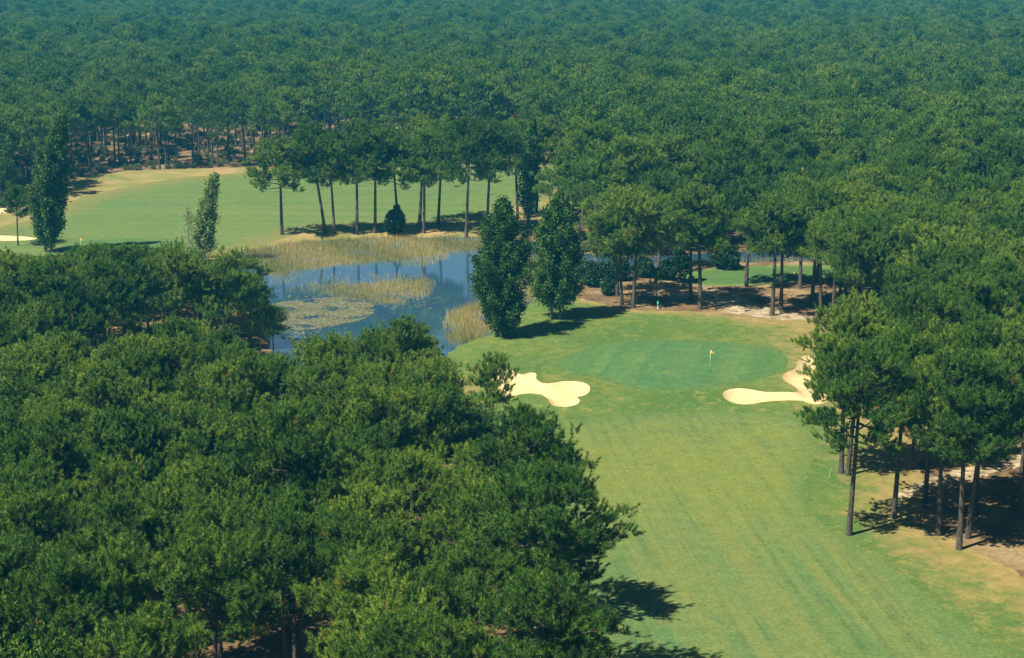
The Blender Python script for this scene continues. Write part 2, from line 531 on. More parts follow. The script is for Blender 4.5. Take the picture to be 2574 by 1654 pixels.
def build_ground():
    pts, edges = [], []

    def addpoly(p):
        b = len(pts)
        pts.extend([tuple(q) for q in p])
        n = len(p)
        edges.extend([(b + i, b + (i + 1) % n) for i in range(n)])
    for p in polys:
        addpoly(p)
    polyset = [tuple(q) for q in pts]
    lat = []
    for y in np.arange(70, 340, 2.4):
        for x in np.arange(-130, 131, 2.4):
            lat.append((x + random.uniform(-.5, .5), y + random.uniform(-.5, .5)))
    for p in (polys[0], polys[1]):
        lo, hi = p.min(0), p.max(0)
        g = np.array([(x, y) for x in np.arange(lo[0], hi[0], .55) for y in np.arange(lo[1], hi[1], .55)])
        g = g[inside(g, p)]
        g = g[pdist(g, p) > .3]
        lat.extend([tuple(q) for q in g])
    for y in list(range(-400, 70, 60)) + list(range(345, 700, 40)) + list(range(700, 4200, 250)):
        for x in range(-2600, 2601, 130):
            lat.append((x + .1, y + .3))
    for y in range(70, 340, 30):
        for x in list(range(-2600, -135, 130)) + list(range(140, 2600, 130)):
            lat.append((x + .1, y + .3))
    lat = np.array(lat)
    # drop lattice points that crowd an outline
    dmin = np.full(len(lat), 1e9)
    for p in polys:
        near = (lat[:, 0] > p[:, 0].min() - 2) & (lat[:, 0] < p[:, 0].max() + 2) & (lat[:, 1] > p[:, 1].min() - 2) & (lat[:, 1] < p[:, 1].max() + 2)
        if near.any():
            dmin[near] = np.minimum(dmin[near], pdist(lat[near], p))
    lat = lat[dmin > .22]
    allp = [Vector(q) for q in pts] + [Vector((float(a), float(b))) for a, b in lat]
    vo, eo, fo, _, _, _ = delaunay_2d_cdt(allp, edges, [], 0, 1e-4)
    V = np.array([(v.x, v.y) for v in vo])
    F = np.array([f for f in fo if len(f) == 3])
    C = V[F].mean(1)
    reg = np.full(len(F), len(REG))
    for i in range(len(REG) - 1, -1, -1):
        reg[inside(C, polys[i])] = i
    # heights
    Z = hbase(V[:, 0], V[:, 1])
    pond = polys[6]
    sel = (V[:, 0] > -140) & (V[:, 0] < 140) & (V[:, 1] > 60) & (V[:, 1] < 340)
    dp = np.full(len(V), 1e9)
    dp[sel] = pdist(V[sel], pond)
    inp = inside(V, pond)
    dp[inp] = 0
    near_green = hbase(V[:, 0], V[:, 1])
    Z = np.minimum(Z, WATER_Z + np.clip(dp - .02, 0, None) * .22)
    for k in (0, 1, 2, 3):
        p = polys[k]
        nb = (V[:, 0] > p[:, 0].min() - 4) & (V[:, 0] < p[:, 0].max() + 4) & (V[:, 1] > p[:, 1].min() - 4) & (V[:, 1] < p[:, 1].max() + 4)
        idx = np.where(nb)[0]
        d = pdist(V[idx], p)
        ins = inside(V[idx], p) & (d > .05)
        Z[idx] += np.where(ins, -.60 * (1 - np.exp(-d / .45)) + .14, .16 * np.exp(-d / 1.2))
    edge_d = np.full(len(V), 50.0)
    edge_own = {}
    names = [r[0] for r in REG] + ["ground"]
    mats = [r[2] for r in REG] + [M_FLOOR]
    for i in range(len(REG) + 1):
        f = F[reg == i]
        if len(f) == 0:
            continue
        used, inv = np.unique(f, return_inverse=True)
        f2 = inv.reshape(-1, 3)
        vv = np.column_stack([V[used], Z[used]])
        if i < len(REG):
            ed = pdist(V[used], polys[i])
        else:
            ed = np.full(len(used), 9.0)
        # make every triangle face up
        a, b, c = vv[f2[:, 0]], vv[f2[:, 1]], vv[f2[:, 2]]
        cr = (b[:, 0] - a[:, 0]) * (c[:, 1] - a[:, 1]) - (b[:, 1] - a[:, 1]) * (c[:, 0] - a[:, 0])
        f2[cr < 0] = f2[cr < 0][:, ::-1]
        attrs = {"edge": ed}
        if names[i] == "rough_grass":
            ed = np.where(V[used][:, 0] > gp(1930, 1150)[0], ed, ed * 3.0)
            ed = np.where(pdist(V[used], pond) < 4.0, ed + 20.0, ed)
            attrs["edge"] = ed
            attrs["mown"] = np.minimum(pdist(V[used], polys[8]), pdist(V[used], polys[4]) + 1.5)
        me = mesh_np(names[i], vv, f2, np.full(len(f2), 3), [mats[i]], attrs, smooth=True)
        o = link(bpy.data.objects.new(names[i], me))
        o["kind"] = "structure"


build_ground()
POLY = {}
for (r, p) in zip(REG, polys):
    POLY.setdefault(r[0], []).append(p)
POND = polys[6]


def ground_z(x, y):
    P = np.array([[x, y]])
    if inside(P, POND)[0]:
        return WATER_Z - .1
    d = pdist(P, POND)[0]
    return min(float(hbase(x, y)), WATER_Z + d * .22) - .03


# ------------------------------------------------------------ trees


def tube(path, rad, sides=7):
    """verts, quads of a tapered tube along path"""
    path = np.asarray(path, float)
    n = len(path)
    tan = np.gradient(path, axis=0)
    tan /= np.linalg.norm(tan, axis=1)[:, None] + 1e-9
    ref = np.array([0, 1, 0.0]) if abs(tan[0][1]) < .8 else np.array([1.0, 0, 0])
    vs = []
    ang = np.linspace(0, 2 * np.pi, sides, endpoint=False)
    for i in range(n):
        a = np.cross(tan[i], ref)
        a /= np.linalg.norm(a) + 1e-9
        b = np.cross(tan[i], a)
        vs.append(path[i] + rad[i] * (np.cos(ang)[:, None] * a + np.sin(ang)[:, None] * b))
    vs = np.concatenate(vs)
    fs = []
    for i in range(n - 1):
        for j in range(sides):
            k = (j + 1) % sides
            fs.append((i * sides + j, i * sides + k, (i + 1) * sides + k, (i + 1) * sides + j))
    return vs, np.array(fs)


class Acc:
    def __init__(s):
        s.v, s.f, s.n = [], [], 0

    def add(s, v, f):
        s.v.append(v)
        s.f.append(np.asarray(f) + s.n)
        s.n += len(v)

    def get(s):
        return np.concatenate(s.v), np.concatenate(s.f)


def unit(v):
    return v / (np.linalg.norm(v, axis=-1, keepdims=True) + 1e-9)


def blades(r, org, dirs, n, length, width, cone, tint, outw, wild=.55):
    """n narrow blades fanned about each direction, their flat side turned outward from the clump"""
    N = len(org)
    o = np.repeat(org, n, 0)
    d = np.repeat(dirs, n, 0)
    d = unit(d + r.normal(0, cone, (N * n, 3)))
    L = length * r.uniform(.7, 1.2, (N * n, 1))
    nn = np.repeat(outw, n, 0) + r.normal(0, wild, (N * n, 3))
    side = unit(np.cross(d, nn)) * width * .5
    o = o + r.normal(0, .03, o.shape)
    v = np.stack([o - side + d * L * .1, o + side + d * L * .1, o + d * L], 1).reshape(-1, 3)
    f = np.arange(N * n * 3).reshape(-1, 3)
    t = np.repeat(np.repeat(tint, n) + r.uniform(-.05, .05, N * n), 3)
    return v, f, t


def pine_geo(seed, h, cb, rad, detail, top_round=.6, sparse=1.0):
    """maritime pine. h height, cb crown base fraction, rad crown radius; detail 0..1"""
    r = np.random.default_rng(seed)
    # trunk
    k = 9
    t = np.linspace(0, 1, k)
    bend = r.normal(0, .20, 2)
    ph = r.uniform(0, 6.28)
    px = bend[0] * np.sin(t * 3.0 + ph) - bend[0] * math.sin(ph) + r.normal(0, .25) * t ** 2
    py = bend[1] * np.sin(t * 2.6 + ph) - bend[1] * math.sin(ph)
    path = np.column_stack([px, py, t * h * .95])
    R0 = .0145 * h + .03
    rr = R0 * (1 - .72 * t)
    rr[0] *= 1.25
    path[0, 2] = -.25
    wood = Acc()
    wood.add(*tube(path, rr, 8 if detail > .5 else 6))

    def at(z):
        return np.array([np.interp(z, path[:, 2], path[:, i]) for i in range(3)])
    clumps = []    # centre, radius
    nl = int(21 * sparse)
    for i in range(nl):
        u = (i + r.uniform(.1, .9)) / nl
        z = h * (cb + (0.94 - cb) * u)
        prof = (1 - u ** 2.4) ** top_round * (.62 + .38 * min(1, u * 3.5))
        L = rad * prof * r.uniform(.72, 1.12)
        az = i * 2.399 + r.uniform(-.5, .5)
        base = at(z)
        rise = L * r.uniform(-.05, .50) * (.5 + u)
        e = base + np.array([math.cos(az) * L, math.sin(az) * L, rise])
        mid = (base + e) / 2 + np.array([0, 0, -.12 * L + r.normal(0, .1)])
        pth = np.array([base, mid, e])
        lr = max(.02, .035 * L ** .8)
        wood.add(*tube(pth, [lr, lr * .6, .015], 5 if detail > .5 else 3))
        m = max(2, int(round(L * (2.9 if detail > .5 else 2.3))))
        for j in range(m):
            s = .50 + .55 * (j + r.uniform(.2, .8)) / m
            q = base * (1 - s) ** 2 + 2 * mid * s * (1 - s) + e * s * s
            lat = r.normal(0, .58, 3) * [1, 1, .50] + [0, 0, .25 * math.sin(3.14 * (s - .5) / .55)]
            q = q + lat + [0, 0, .12]
            clumps.append((q, r.uniform(.36, .66)))
            if detail > .5:
                wood.add(*tube(np.array([base * (1 - s) + e * s - [0, 0, .1], q]), [.025, .01], 3))
    for j in range(12):
        clumps.append((at(h * .93) + [r.normal(0, .55), r.normal(0, .55), r.uniform(-.9, .5)], r.uniform(.5, .8)))
    for j in range(14):
        clumps.append((at(h * r.uniform(cb + .14, .90)) + r.normal(0, .85, 3) * [1, 1, .5], r.uniform(.4, .6)))
    # dead snags under the crown
    for j in range(6):
        z = h * r.uniform(cb * .55, cb + .05)
        az = r.uniform(0, 6.28)
        b = at(z)
        L = r.uniform(.5, 1.8)
        wood.add(*tube(np.array([b, b + [math.cos(az) * L, math.sin(az) * L, r.uniform(-.2, .5)]]), [.03, .01], 3))
    C = np.array([c for c, _ in clumps])
    S = np.array([s for _, s in clumps])
    # every clump is a handful of upright shoots, each a bottle brush of needles
    nsh, npt = (6, 4) if detail > .5 else (4, 2)
    n0 = len(C)
    cdir = unit(unit(C - [0, 0, h * (cb + .12)]) * [.75, .75, .5] + [0, 0, .85])
    Cs = np.repeat(C, nsh, 0)
    Ss = np.repeat(S, nsh)[:, None]
    sd_ = unit(np.repeat(cdir, nsh, 0) + r.normal(0, .42, (n0 * nsh, 3)))
    base_ = Cs + r.normal(0, .62, Cs.shape) * Ss * [1, 1, .5]
    ctint = np.repeat(np.clip(r.normal(.45, .16, n0), 0, .9), nsh) + r.normal(0, .08, n0 * nsh)
    dead = r.random(n0 * nsh) < .004
    L_ = r.uniform(.45, .85, n0 * nsh)
    O, DR, TT = [], [], []
    for k in range(npt):
        u_ = (k + .6) / npt
        O.append(base_ + sd_ * (L_ * u_)[:, None])
        DR.append(sd_)
        TT.append(np.where(dead, 1.1, np.clip(ctint + .16 * (u_ - .5), 0, .93)))
    O, DR, TT = np.concatenate(O), np.concatenate(DR), np.concatenate(TT)
    if detail > .5:
        v, f, t_ = blades(r, O, DR, 15, .30, .048, .62, TT, DR, .30)
    else:
        v, f, t_ = blades(r, O, DR, 9, .38, .125, .60, TT, DR, .28)
    return wood.get(), (v, f, t_)


def poplar_geo(seed, h, rad, cb=.06, n_sh=60, leaf=.17, belly=.42, stems=1, lean=(0, 0), per=150, open_=0.0):
    r = np.random.default_rng(seed)
    wood = Acc()
    pts = []

    def axis(t):
        return np.array([lean[0] * t ** 2, lean[1] * t ** 2, h * t])
    for s_ in range(stems):
        off = np.array([0, 0, 0.0]) if stems == 1 else np.array([math.cos(s_ * 2.4), math.sin(s_ * 2.4) * .7, 0]) * .55
        tt = np.linspace(0, 1, 8)
        p = np.array([axis(t) + off * (1 + 1.6 * t * (1 - t)) * (1 - .5 * t) for t in tt])
        p[0, 2] = -.2
        R0 = (.014 * h + .05) / (1.0 if stems == 1 else 1.5)
        wood.add(*tube(p, R0 * (1 - .9 * tt) + .01, 7))
    for i in range(n_sh):
        t0 = cb + (.88 - cb) * ((i + r.random()) / n_sh)
        az = i * 2.399 + r.uniform(-.4, .4)
        env = rad * (math.sin(math.pi * min(1, t0 + .10) ** (.72 if belly < .5 else 1.0)) ** .7)
        L = h * r.uniform(.10, .20) * (1.1 - t0 * .5)
        b = axis(t0)
        e = axis(min(1, t0 + L / h)) + np.array([math.cos(az), math.sin(az), 0]) * env * r.uniform(.55, 1.08) * (1 - .35 * max(0, t0 - .5))
        m = (b * .45 + e * .55) + np.array([math.cos(az), math.sin(az), 0]) * env * .22
        pth = [b, m, e]
        wood.add(*tube(pth, [.05, .03, .01], 4))
        for j in range(per):
            s = r.uniform(.08, 1.06)
            q = b * (1 - s) ** 2 + 2 * m * s * (1 - s) + e * s * s
            pts.append(q + r.normal(0, .26 + .10 * (1 - s), 3) * [1, 1, 1.25])
    for j in range(int(per * 2)):
        s = r.uniform(.86, 1.0)
        pts.append(axis(s) + r.normal(0, .16, 3) * [(1.1 - s) * 8 + .3, (1.1 - s) * 8 + .3, 1])
    P = np.array(pts)
    N = len(P)
    a = unit(r.normal(0, 1, (N, 3)) + [0, 0, .3])
    b_ = unit(np.cross(a, r.normal(0, 1, (N, 3))))
    sz = leaf * r.uniform(.7, 1.3, (N, 1))
    v = np.stack([P - a * sz, P + b_ * sz * .62, P + a * sz, P - b_ * sz * .62], 1).reshape(-1, 3)
    f = np.arange(N * 4).reshape(-1, 4)
    blk = np.clip(.45 + .25 * np.sin(P[:, 2] * 2.1 + P[:, 0] * 3) + r.normal(0, .12, N), 0, .93)
    return wood.get(), (v, f, np.repeat(blk, 4))


def bush_geo(seed, h, w, leaf=.16, n=5000, conic=False):
    r = np.random.default_rng(seed)
    wood = Acc()
    pts = []
    m = 26
    for i in range(m):
        u = (i + .5) / m
        az = i * 2.399
        z = h * (.12 + .82 * u)
        rr_ = w * .5 * ((1 - u) ** .6 + .12 if conic else (math.sin(math.pi * (.18 + .78 * u)) ** .7)) * r.uniform(.6, 1.0)
        c = np.array([math.cos(az) * rr_ * .85, math.sin(az) * rr_ * .85, z * r.uniform(.85, 1.08)])
        wood.add(*tube([[0, 0, z * .35], c], [.05, .015], 4))
        k = n // m
        pts.append(c + unit(r.normal(0, 1, (k, 3))) * (r.uniform(.5, 1.05, (k, 1)) * w * r.uniform(.10, .20)))
    wood.add(*tube([[0, 0, -.15], [.05, 0, h * .5], [0, .05, h * .85]], [.12, .07, .02], 6))
    P = np.concatenate(pts)
    N = len(P)
    a = unit(r.normal(0, 1, (N, 3)) + [0, 0, .4])
    b_ = unit(np.cross(a, r.normal(0, 1, (N, 3))))
    sz = leaf * r.uniform(.6, 1.3, (N, 1))
    v = np.stack([P - a * sz, P + b_ * sz * .5, P + a * sz, P - b_ * sz * .5], 1).reshape(-1, 3)
    v[:, 2] = np.maximum(v[:, 2], .02)
    return wood.get(), (v, np.arange(N * 4).reshape(-1, 4), np.repeat(np.clip(r.normal(.45, .2, N), 0, .93), 4))


def geo_mesh(name, vf, mat, smooth=False):
    v, f = vf[0], vf[1]
    at = {"tint": vf[2]} if len(vf) > 2 else None
    return mesh_np(name, v, f, np.full(len(f), f.shape[1]), [mat], at, smooth=smooth)


def joined(name, wood, leaf, wm, lm):
    """one mesh, two materials: used for the forest mass"""
    v = np.concatenate([wood[0], leaf[0]])
    ff = np.concatenate([wood[1].ravel(), (leaf[1] + len(wood[0])).ravel()])
    lt = np.concatenate([np.full(len(wood[1]), wood[1].shape[1]), np.full(len(leaf[1]), leaf[1].shape[1])])
    mi = np.concatenate([np.zeros(len(wood[1])), np.ones(len(leaf[1]))])
    t = np.concatenate([np.full(len(wood[0]), .3), leaf[2]])
    return mesh_np(name, v, ff, lt, [wm, lm], {"tint": t}, mi)


HREF = 15.0
NV = 9
VAR = []
for i in range(NV):
    r_ = np.random.default_rng(100 + i)
    wood, leaf = pine_geo(100 + i, HREF, r_.uniform(.42, .54), r_.uniform(3.5, 4.5), 1.0, r_.uniform(.55, .85))
    VAR.append((geo_mesh("trunk", wood, M_BARK, True), geo_mesh("crown", leaf, M_NEEDLE)))
# open, umbrella-like variants for the row by the pond and the edge pines
OPENV = []
for i in range(4):
    r_ = np.random.default_rng(300 + i)
    wood, leaf = pine_geo(300 + i, HREF, r_.uniform(.43, .51), r_.uniform(4.0, 4.7), 1.0, .62, 1.15)
    OPENV.append((geo_mesh("trunk", wood, M_BARK, True), geo_mesh("crown", leaf, M_NEEDLE)))
wood, leaf = pine_geo(402, 9.0, .38, 1.5, 1.0, .8, .55)
YOUNG = (geo_mesh("trunk", wood, M_BARK, True), geo_mesh("crown", leaf, M_NEEDLE))


def place_tree(name, trunk_me, crown_me, x, y, scale, rz, label, cat, group=None, tilt=(0, 0), sxy=None):
    e = bpy.data.objects.new(name, None)
    e.empty_display_size = .5
    e.location = (x, y, ground_z(x, y))
    e.rotation_euler = (tilt[0], tilt[1], rz)
    e.scale = (sxy or scale, sxy or scale, scale)
    link(e)
    tag(e, label, cat, group)
    link(bpy.data.objects.new("trunk", trunk_me), e)
    link(bpy.data.objects.new("crown", crown_me), e)
    return e


# pines placed one by one: base pixel, height, lean to the right in degrees, label, group
GR_ROW = "row of pines on the far bank of the pond"
GR_MID = "pines between the putting green and the far arm of the pond"
GR_EDGE = "tall pines along the right edge of the fairway"
EXPL = [
    (660, 549, 15.0, 0, "leftmost pine of the row on the far pond bank, rounded crown, bare trunk", GR_ROW, 0),
    (761, 545, 17.2, -4, "second pine from the left on the far pond bank, trunk curving left", GR_ROW, 1),
    (783, 548, 15.8, -3, "third pine from the left on the far pond bank, leaning left", GR_ROW, 2),
    (836, 548, 17.6, 0, "fourth pine from the left on the far pond bank, straight trunk", GR_ROW, 3),
    (878, 545, 17.0, 2, "fifth pine from the left on the far pond bank, leaning slightly right", GR_ROW, 0),
    (932, 540, 15.8, 0, "pine on the far pond bank rising from the dark bush", GR_ROW, 1),
    (982, 520, 17.2, 3, "left one of two close-set pines behind the middle of the pond row", GR_ROW, 2),
    (992, 545, 16.4, 2, "right one of two close-set pines in the middle of the pond row", GR_ROW, 3),
    (1026, 530, 16.6, 0, "thin-trunked pine on the far bank just right of the close-set pair", GR_ROW, 1),
    (1091, 553, 18.5, 1, "thick dark-trunked pine at the water's edge with bare side twigs", GR_ROW, 0),
    (1139, 540, 17.6, 2, "slender pine on the far bank between thick trunk and dark poplar", GR_ROW, 2),
    (1212, 512, 16.2, -3, "slim pine standing just left of the slender dark poplar", GR_ROW, 3),
    (1256, 497, 16.0, 3, "pine just right of the slender dark poplar, pale lower trunk", GR_ROW, 1),
    (1445, 692, 14.2, 0, "pine at the left end of the group behind the putting green", GR_MID, 0),
    (1456, 715, 12.8, -1, "shorter pine with pale trunk beside the leftmost behind the green", GR_MID, 1),
    (1482, 720, 15.2, 1, "thick-trunked pine behind the green, third from the group's left end", GR_MID, 2),
    (1616, 703, 14.2, 1, "thin dark pine just left of the thick pale trunk behind green", GR_MID, 3),
    (1639, 724, 15.6, 1, "thick pale-trunked pine at the middle of the green's back edge", GR_MID, 1),
    (1747, 671, 14.6, 1, "pine standing at the front edge of the tee behind the green", GR_MID, 0),
    (1807, 738, 15.2, 0, "dark-trunked pine nearest the right part of the green's back edge", GR_MID, 2),
    (1828, 722, 14.4, 1, "thin pine just right of the dark trunk behind the green", GR_MID, 3),
    (1873, 675, 14.8, 0, "pine beside the right end of the tee behind the green", GR_MID, 1),
    (1900, 714, 15.0, 1, "rightmost pine of the group behind the green, by pale sand", GR_MID, 0),
    (1541, 633, 14.0, 1, "pine at the near edge of the far pond arm, thin trunk", GR_MID, 2),
    (1912, 660, 15.0, 2, "pine with dark trunk right of the tee, water behind it", GR_MID, 3),
    (1987, 1252, 15.2, 2, "foremost left pine at the fairway's right edge, long bare trunk", GR_EDGE, 0),
    (1969, 1107, 14.8, 2, "leftmost pine of the right wood, crown reaching over the bunker", GR_EDGE, 3),
    (1984, 1112, 15.3, 1, "pine trunk close behind the leftmost one of the right wood", GR_EDGE, 1),
    (2092, 1212, 15.4, 3, "leaning dark pine inside the right wood, second from the fairway", GR_EDGE, 2),
    (2135, 1097, 16.0, 2, "thick dark pine on shaded grass beside the sandy track", GR_EDGE, 0),
    (2166, 1178, 14.8, 1, "thin dark pine at the near end of the sandy track", GR_EDGE, 1),
    (2197, 1253, 14.6, -1, "slender pine with sunlit grey lower trunk in the right wood", GR_EDGE, 2),
    (2245, 1286, 15.4, 2, "nearest pine of the right wood, sunlit grey trunk at dry grass", GR_EDGE, 3),
    (2265, 1260, 14.2, 2, "thin pine just right of the nearest grey trunk", GR_EDGE, 1),
    (2284, 1200, 15.8, 1, "thick dark pine in deep shade behind the nearest trunks", GR_EDGE, 0),
    (2229, 1025, 15.0, 3, "pine beyond the sandy track, left of a close pair", GR_EDGE, 2),
    (2260, 1034, 15.6, -1, "pine beyond the sandy track, right of a close pair", GR_EDGE, 3),
    (2392, 1215, 15.6, 0, "pine at the right border of the photo in deep shade", GR_EDGE, 1),
    (1225, 1470, 15.2, 2, "pine at the wood's right edge facing the middle of the fairway", "pines of the left foreground wood", 0),
    (1262, 1655, 15.4, 3, "wide pine whose long branches reach farthest right over the fairway", "pines of the left foreground wood", 2),
    (1280, 1985, 15.0, 2, "pine at the bottom edge beside the shaded fairway grass", "pines of the left foreground wood", 1),
    (1395, 598, 14.6, 1, "pine behind the right one of the two big poplars", GR_MID, 2),
    (588, 812, 10.2, 1, "lone pine at the tip of the left wood against the pond", None, 3),
    (612, 862, 8.8, 1, "small pine low at the right tip of the left wood by the water", None, 1),
    (640, 842, 6.6, 0, "lowest small pine at the water's edge at the left wood's tip", None, 2),
    (528, 872, 13.2, 1, "pine of the left wood close to its right-hand tip by the water", "pines of the left wood by the pond", 1),
    (420, 880, 14.2, 0, "pine at the near edge of the left wood beside the pond arm", "pines of the left wood by the pond", 2),
    (42, 575, 9.0, 0, "small pine at the left border beside the tall bent poplar", None, 0),
    (20, 500, 9.5, 0, "small dark pine at the left border by the far bunker", None, 1),
]
taken = []
n_ind = 0
for i, (px, py, h, lean, lab, grp, v) in enumerate(EXPL):
    x, y = gp(px, py)
    me = OPENV[v % 4]
    s = h / HREF
    rz = random.uniform(0, 6.28)
    e = place_tree("pine_tree", me[0], me[1], x, y, s, rz, lab, "pine", grp, sxy=s * (1.0 if px == 1262 else 1.2 if px == 660 else .98 if grp == GR_ROW else 1.1 if grp == GR_MID else .93))
    e.rotation_euler = (Matrix.Rotation(R(lean * (.4 if grp == GR_EDGE else 1)), 3, 'Y') @ Matrix.Rotation(rz, 3, 'Z')).to_euler()
    taken.append((x, y))
    n_ind += 1
for px, py, h, lab in [(1150, 1065, 9.0, "thin young pine with sparse crown in front of the left bunker"),
                       (1222, 1160, 7.6, "sparse young pine at the wood's edge below the left bunker"),
                       (1537, 711, 4.6, "small young pine under the trees just behind the putting green")]:
    x, y = gp(px, py)
    place_tree("young_pine", YOUNG[0], YOUNG[1], x, y, h / 9.0, random.uniform(0, 6), lab, "young pine")
    taken.append((x, y))
    n_ind += 1

# poplars
POPS = [  # base px, height, radius, leaf material, leaf size, stems, lean, label, shoots, per, crown base
    (1172, 786, 16.2, 3.9, M_POPLAR, .14, 3, (.4, 0), "largest green poplar on the near pond bank, dense oval crown from the ground", 100, 440, .0),
    (1300, 746, 15.4, 3.7, M_POPLAR, .14, 2, (.2, 0), "leafy green poplar right of the largest one, narrow short pale trunk", 90, 420, .07),
    (1236, 530, 17.6, 1.9, M_POPLAR, .20, 1, (.9, 0), "slender dark poplar on the far bank rising behind the two big poplars", 56, 110, .06),
    (1330, 482, 14.8, 1.6, M_PALE, .16, 1, (.6, 0), "pale thin-leaved poplar at the right end of the far fairway", 44, 80, .08),
    (112, 590, 20.4, 2.9, M_POPLAR, .15, 2, (3.4, 0), "tall dark poplar near the left border, pale tip bent to the right", 100, 440, .03),
    (478, 612, 12.8, 1.55, M_PALE, .14, 1, (2.2, 0), "small light green poplar bent to the right before the far fairway", 52, 240, .08),
]
for i, (px, py, h, rad, lm, leaf, stems, lean, lab, nsh, per, cb) in enumerate(POPS):
    wood, lf = poplar_geo(500 + i, h, rad, cb, nsh, leaf, .42, stems, lean, per)
    x, y = gp(px, py)
    place_tree("poplar_tree", geo_mesh("trunk", wood, M_PBARK, True), geo_mesh("crown", lf, lm), x, y, 1.0, 0, lab, "poplar", "poplars around the pond")
    taken.append((x, y))
wood, lf = poplar_geo(560, 7.6, 1.5, .1, 34, .10, .42, 2, (-.5, 0), 14)
x, y = gp(452, 606)
place_tree("bare_tree", geo_mesh("trunk", wood, M_PBARK, True), geo_mesh("crown", lf, M_PALE), x, y, 1.0, 0, "thin half-bare greyish tree left of the small light poplar", "tree")
taken.append((x, y))
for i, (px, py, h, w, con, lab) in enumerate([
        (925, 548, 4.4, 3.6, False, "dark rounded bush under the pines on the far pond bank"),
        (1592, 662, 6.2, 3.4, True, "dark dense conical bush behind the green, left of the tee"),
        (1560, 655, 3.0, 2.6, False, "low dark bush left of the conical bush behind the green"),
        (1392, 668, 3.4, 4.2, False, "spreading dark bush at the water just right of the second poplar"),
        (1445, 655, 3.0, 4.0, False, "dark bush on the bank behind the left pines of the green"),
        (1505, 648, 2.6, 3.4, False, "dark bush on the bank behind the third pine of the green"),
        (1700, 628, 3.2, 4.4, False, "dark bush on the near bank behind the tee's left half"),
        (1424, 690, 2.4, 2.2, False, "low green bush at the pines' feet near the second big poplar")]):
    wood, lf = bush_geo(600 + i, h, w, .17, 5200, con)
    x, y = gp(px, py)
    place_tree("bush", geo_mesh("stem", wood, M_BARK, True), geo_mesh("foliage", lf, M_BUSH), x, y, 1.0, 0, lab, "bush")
    b = [o for o in COL.objects if o.parent and o.parent.name.startswith("bush")]
    taken.append((x, y))
for o in list(COL.objects):
    if o.parent and o.parent.name.startswith("bush"):
        o.name = "foliage" if o.name.startswith("crown") else "stem"

# ------------------------------------------------------------ the woods: scatter, then split into single pines and the far mass
cand = []
row = 0
y = 78.0
while y < 1650:
    s = 5.4 if y < 330 else (5.8 if y < 600 else 6.6)
    half = .335 * y + 24
    for x in np.arange(-half, half, s):
        cand.append((x + (s / 2 if row % 2 else 0) + random.uniform(-.36, .36) * s, y + random.uniform(-.36, .36) * s, random.random(), random.random()))
    y += s * .88
    row += 1
C = np.array(cand)
P2 = C[:, :2]
keep = np.ones(len(C), bool)


def drop(poly, marg):
    global keep
    lo, hi = poly.min(0) - marg - 1, poly.max(0) + marg + 1
    idx = np.where((P2[:, 0] > lo[0]) & (P2[:, 0] < hi[0]) & (P2[:, 1] > lo[1]) & (P2[:, 1] < hi[1]) & keep)[0]
    q = P2[idx]
    bad = inside(q, poly) | (pdist(q, poly) < marg)
    keep[idx[bad]] = False


for i, r_ in enumerate(REG):
    drop(polys[i], {"pond_water": .5, "rough_grass": 1.2, "dry_grass": .8, "sandy_track": .6, "bunker": 1.5}.get(r_[0], 1.0))
# open floor between the green and the far arm of the pond; only the pines placed above stand there
P_OPEN = [(1262, 700), (1300, 665), (1380, 650), (1480, 640), (1560, 622), (1930, 608), (1940, 640), (1925, 700), (1908, 750), (1640, 735), (1400, 715)]
drop(G(P_OPEN), .3)
drop(G([(1290, 480), (1345, 470), (1350, 545), (1280, 560), (1240, 560)]), .3)
P_OPEN2 = [(2095, 1000), (2290, 1020), (2300, 1170), (2420, 1200), (2460, 1420), (2200, 1330), (2090, 1150)]
drop(G(P_OPEN2), .2)
drop(G([(1190, 1620), (1215, 1560), (1330, 1560), (1330, 2400), (1200, 2400)]), .1)
T = np.array(taken)
for t in T:
    keep &= np.hypot(P2[:, 0] - t[0], P2[:, 1] - t[1]) > 3.2
C = C[keep]

# skyline of the two left woods as seen on the photo: trees there grow only as tall as it allows
SKY_FAR = np.array([(-200, 600), (0, 590), (60, 565), (130, 600), (170, 585), (215, 555), (300, 575), (345, 552), (400, 580), (460, 600), (520, 605), (560, 640), (590, 612), (625, 650), (650, 700), (665, 800), (680, 2000)])
SKY_NEAR = np.array([(-200, 690), (0, 690), (180, 700), (290, 800), (350, 800), (410, 700), (530, 700), (600, 745), (650, 790), (670, 850), (700, 830), (720, 790), (790, 750), (850, 710), (920, 697), (980, 725), (1040, 765), (1085, 830), (1120, 890), (1175, 960), (1240, 1000),
                     (1300, 1040), (1345, 1080), (1400, 1140), (1450, 1190), (1475, 1260), (1490, 2200)])


def sky_at(S, x, w):
    return max(np.interp(x + o, S[:, 0], S[:, 1]) for o in (-w * .5, 0, w * .5, w * .85))


